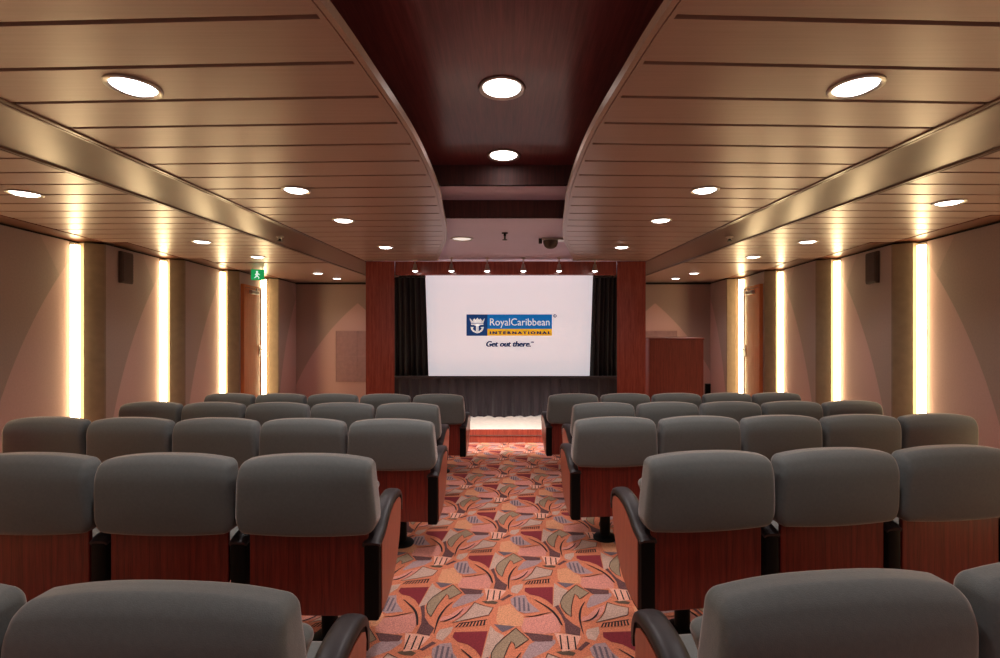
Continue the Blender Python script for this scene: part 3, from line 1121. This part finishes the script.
def flare(z):
    """half width of the back: a little narrower at its lower edge, fullest at a third of its height"""
    if z < 0.665:
        t = max(0.0, (z - 0.586) / 0.079)
        return 0.262 + 0.029 * math.sin(t * PI / 2)
    return 0.291 - 0.020 * ((z - 0.665) / 0.23) ** 1.3


def cushion_mesh():
    """upholstered back shell, its crown rolled forward at the top"""
    hx, hy, hz, r = 0.291, 0.055, 0.149, 0.028
    bm = rounded_verts(hx, hy, hz, r, (12, 3, 12), 4)
    zc = 0.745
    for v in bm.verts:
        x, y, z = v.co
        t = (z + hz) / (2 * hz)
        u = max(-1.0, min(1.0, x / hx))
        Zw = z + zc
        wsc = flare(Zw) / 0.291
        bow_top = 0.025 * (1 - abs(u) ** 2.6) * max(0.0, (t - 0.3) / 0.7)
        bow_bot = -0.012 * (1 - u * u) * max(0.0, (0.5 - t) / 0.5)
        rear = (hy - y) / (2 * hy)
        bulge = -0.016 * (1 - u * u) * (1 - (2 * t - 1) ** 2) * rear
        lean = -0.025 * t
        roll = (0.035 * max(0.0, (t - 0.72) / 0.28) ** 2) * rear
        v.co = Vector((x * wsc, y - 0.012 + bulge + lean + roll, Zw + bow_top + bow_bot))
    return bm


def pad_mesh():
    hx, hy, hz, r = 0.240, 0.045, 0.105, 0.035
    bm = rounded_verts(hx, hy, hz, r, (8, 2, 8), 4)
    zc = 0.680
    for v in bm.verts:
        x, y, z = v.co
        t = (z + hz) / (2 * hz); u = x / hx
        wsc = 1.0 + 0.14 * max(0.0, min(1.0, (z + zc - 0.69) / 0.08))
        v.co = Vector((x * wsc, y + 0.082 - 0.025 * t + (0.018 * (1 - u * u) * (1 - (2 * t - 1) ** 2) if y > 0 else 0), z + zc + 0.012 * (1 - u * u) * t))
    return bm


D_PROF = [(-0.035, 0.235), (0.05, 0.237), (0.13, 0.252), (0.205, 0.292), (0.268, 0.36), (0.308, 0.44), (0.330, 0.52), (0.338, 0.59), (0.328, 0.630), (0.30, 0.648),
          (0.25, 0.654), (0.19, 0.650), (0.14, 0.636), (0.09, 0.608), (0.045, 0.578), (0.0, 0.562), (-0.035, 0.556)]
D_IN = [(-0.005, 0.255), (0.055, 0.258), (0.125, 0.272), (0.195, 0.310), (0.255, 0.372), (0.294, 0.45), (0.315, 0.525), (0.321, 0.588), (0.312, 0.615), (0.288, 0.629),
        (0.245, 0.634), (0.188, 0.629), (0.14, 0.614), (0.095, 0.588), (0.05, 0.558), (-0.005, 0.543)]


def frame_mesh():
    bm = bmesh.new()
    prism(bm, D_PROF, 'x', -0.033, 0.033, 0.010, 2)
    return bm


def arm_pad_mesh():
    """moulded arm cap following the upper edge of the frame"""
    bm = bmesh.new()
    path = catmull([(-0.036, 0.548), (-0.01, 0.560), (0.04, 0.576), (0.09, 0.609), (0.14, 0.637), (0.19, 0.653), (0.25, 0.658), (0.30, 0.652), (0.334, 0.630), (0.345, 0.588), (0.343, 0.55)], 4)
    sec = [(-0.037, -0.014), (-0.037, 0.002), (-0.031, 0.010), (-0.018, 0.014), (0, 0.015), (0.018, 0.014), (0.031, 0.010), (0.037, 0.002), (0.037, -0.014)]
    rings = []
    for k, (y, z) in enumerate(path):
        a = path[max(0, k - 1)]; b = path[min(len(path) - 1, k + 1)]
        ty, tz = b[0] - a[0], b[1] - a[1]; l = math.hypot(ty, tz)
        ny, nz = -tz / l, ty / l
        taper = 1.0 if 2 < k < len(path) - 3 else 0.8
        rings.append([bm.verts.new((sx, y + ny * h * taper, z + nz * h * taper)) for sx, h in sec])
    m = len(sec)
    for r0, r1 in zip(rings, rings[1:]):
        for k in range(m):
            bm.faces.new((r0[k], r0[(k + 1) % m], r1[(k + 1) % m], r1[k]))
    bm.faces.new(rings[0]); bm.faces.new(rings[-1])
    return bm


def side_panel_mesh(sgn):
    bm = bmesh.new()
    a, b = sorted((sgn * 0.032, sgn * 0.0365))
    prism(bm, D_IN, 'x', a, b)
    return bm


def build_chair():
    """one chair without arms: its name, parts and sub-parts"""
    t = thing('theater_chair', 'x', 'chair')
    o = fin(cushion_mesh(), 'back_cushion', M['fabric'], t, True)
    fin(pad_mesh(), 'front_pad', M['fabric'], o, True)
    bm = bmesh.new(); box(bm, -0.249, 0.249, -0.026, -0.006, 0.245, 0.602, 0.006); fin(bm, 'back_panel', M['mahogany'], t)
    bm = rounded_verts(0.242, 0.19, 0.055, 0.04, (6, 5, 2), 4)
    fin(bm, 'seat_cushion', M['fabric'], t, True, (0, 0.30, 0.43))
    bm = bmesh.new()
    lathe(bm, [(0.036, 0.0), (0.036, 0.30)], 20, (0, 0.2, 0))
    box(bm, -0.25, 0.25, 0.14, 0.26, 0.30, 0.36, 0.008)
    pd = fin(bm, 'pedestal', M['post'], t, True)
    bm = bmesh.new()
    lathe(bm, [(0.085, 0.0), (0.085, 0.008), (0.075, 0.018), (0.05, 0.024), (0.036, 0.03)], 24, (0, 0.2, 0))
    fin(bm, 'base_plate', M['post'], pd, True)
    return t


def mesh_of(bm, name, m, smooth=True):
    bmesh.ops.recalc_face_normals(bm, faces=bm.faces)
    me = bpy.data.meshes.new(name); bm.to_mesh(me); bm.free(); me.materials.append(m)
    if smooth:
        for p in me.polygons: p.use_smooth = True
        me.set_sharp_from_angle(angle=math.radians(38))
    return me


ME_FRAME = mesh_of(frame_mesh(), 'arm_frame', M['post'])
ME_PAD = mesh_of(arm_pad_mesh(), 'arm_rest', M['arm_leather'])
ME_SIDE = {s: mesh_of(side_panel_mesh(s), 'side_panel', M['panel_wood'], False) for s in (-1, 1)}


def add_arm(chair, x, wood_side=0):
    f = link('arm_frame', ME_FRAME, None, chair); f.location = (x, 0, 0)
    link('arm_rest', ME_PAD, None, f)
    if wood_side:
        s = link('side_panel', ME_SIDE[wood_side], None, f)
        s['label'] = 'red wooden side panel'


proto = build_chair()
first_used = [False]
ROW_D = {-1: (0.96, 1.98, 3.09, 4.16, 5.16), 1: (0.98, 2.01, 3.18, 4.20, 5.21)}
ROW_X = {-1: (-0.345, -0.477, -0.402, -0.525, -0.405), 1: (0.452, 0.62, 0.485, 0.615, 0.485)}
ROW_A = {-1: [math.radians(v) for v in (2.0, 0.9, 2.5, 2.8, 2.8)], 1: [math.radians(v) for v in (6.0, 6.3, 4.6, 4.4, 4.2)]}
ROW_N = {0: 3, 1: 4, 2: 5, 3: 5, 4: 5}
row_name = ['the rear row', 'the second row from the rear', 'the middle row', 'the second row from the stage', 'the front row by the stage']
seat_name = ['the aisle one', 'second from the aisle', 'third from the aisle', 'fourth from the aisle', 'the wall-end one']
for sgn in (-1, 1):
    side = 'left' if sgn < 0 else 'right'
    for r in range(5):
        a = ROW_A[sgn][r]
        for i in range(ROW_N[r]):
            if first_used[0]:
                c = copy_tree(proto)
            else:
                c = proto
            lab = 'grey chair, %s in %s, %s block' % (seat_name[i], row_name[r], side)
            tag(c, lab, 'chair', 'grey theater chairs in rows')
            off = P * (i + 0.5)
            x = ROW_X[sgn][r] + sgn * math.cos(a) * off
            y = ROW_D[sgn][r] + math.sin(a) * off
            c.location = (x, y, floor_z(y + 0.2) + 0.004)
            c.rotation_euler = (0, 0, sgn * a)
            if not first_used[0]:
                first_used[0] = True
                # keep the prototype bare until every copy is made
                first = (c, i)
            else:
                add_arm(c, sgn * P / 2, sgn if i == 4 else 0)
                if i == 0:
                    add_arm(c, -sgn * (P / 2 - 0.028), -sgn)
add_arm(first[0], -P / 2)
add_arm(first[0], P / 2 - 0.028, 1)
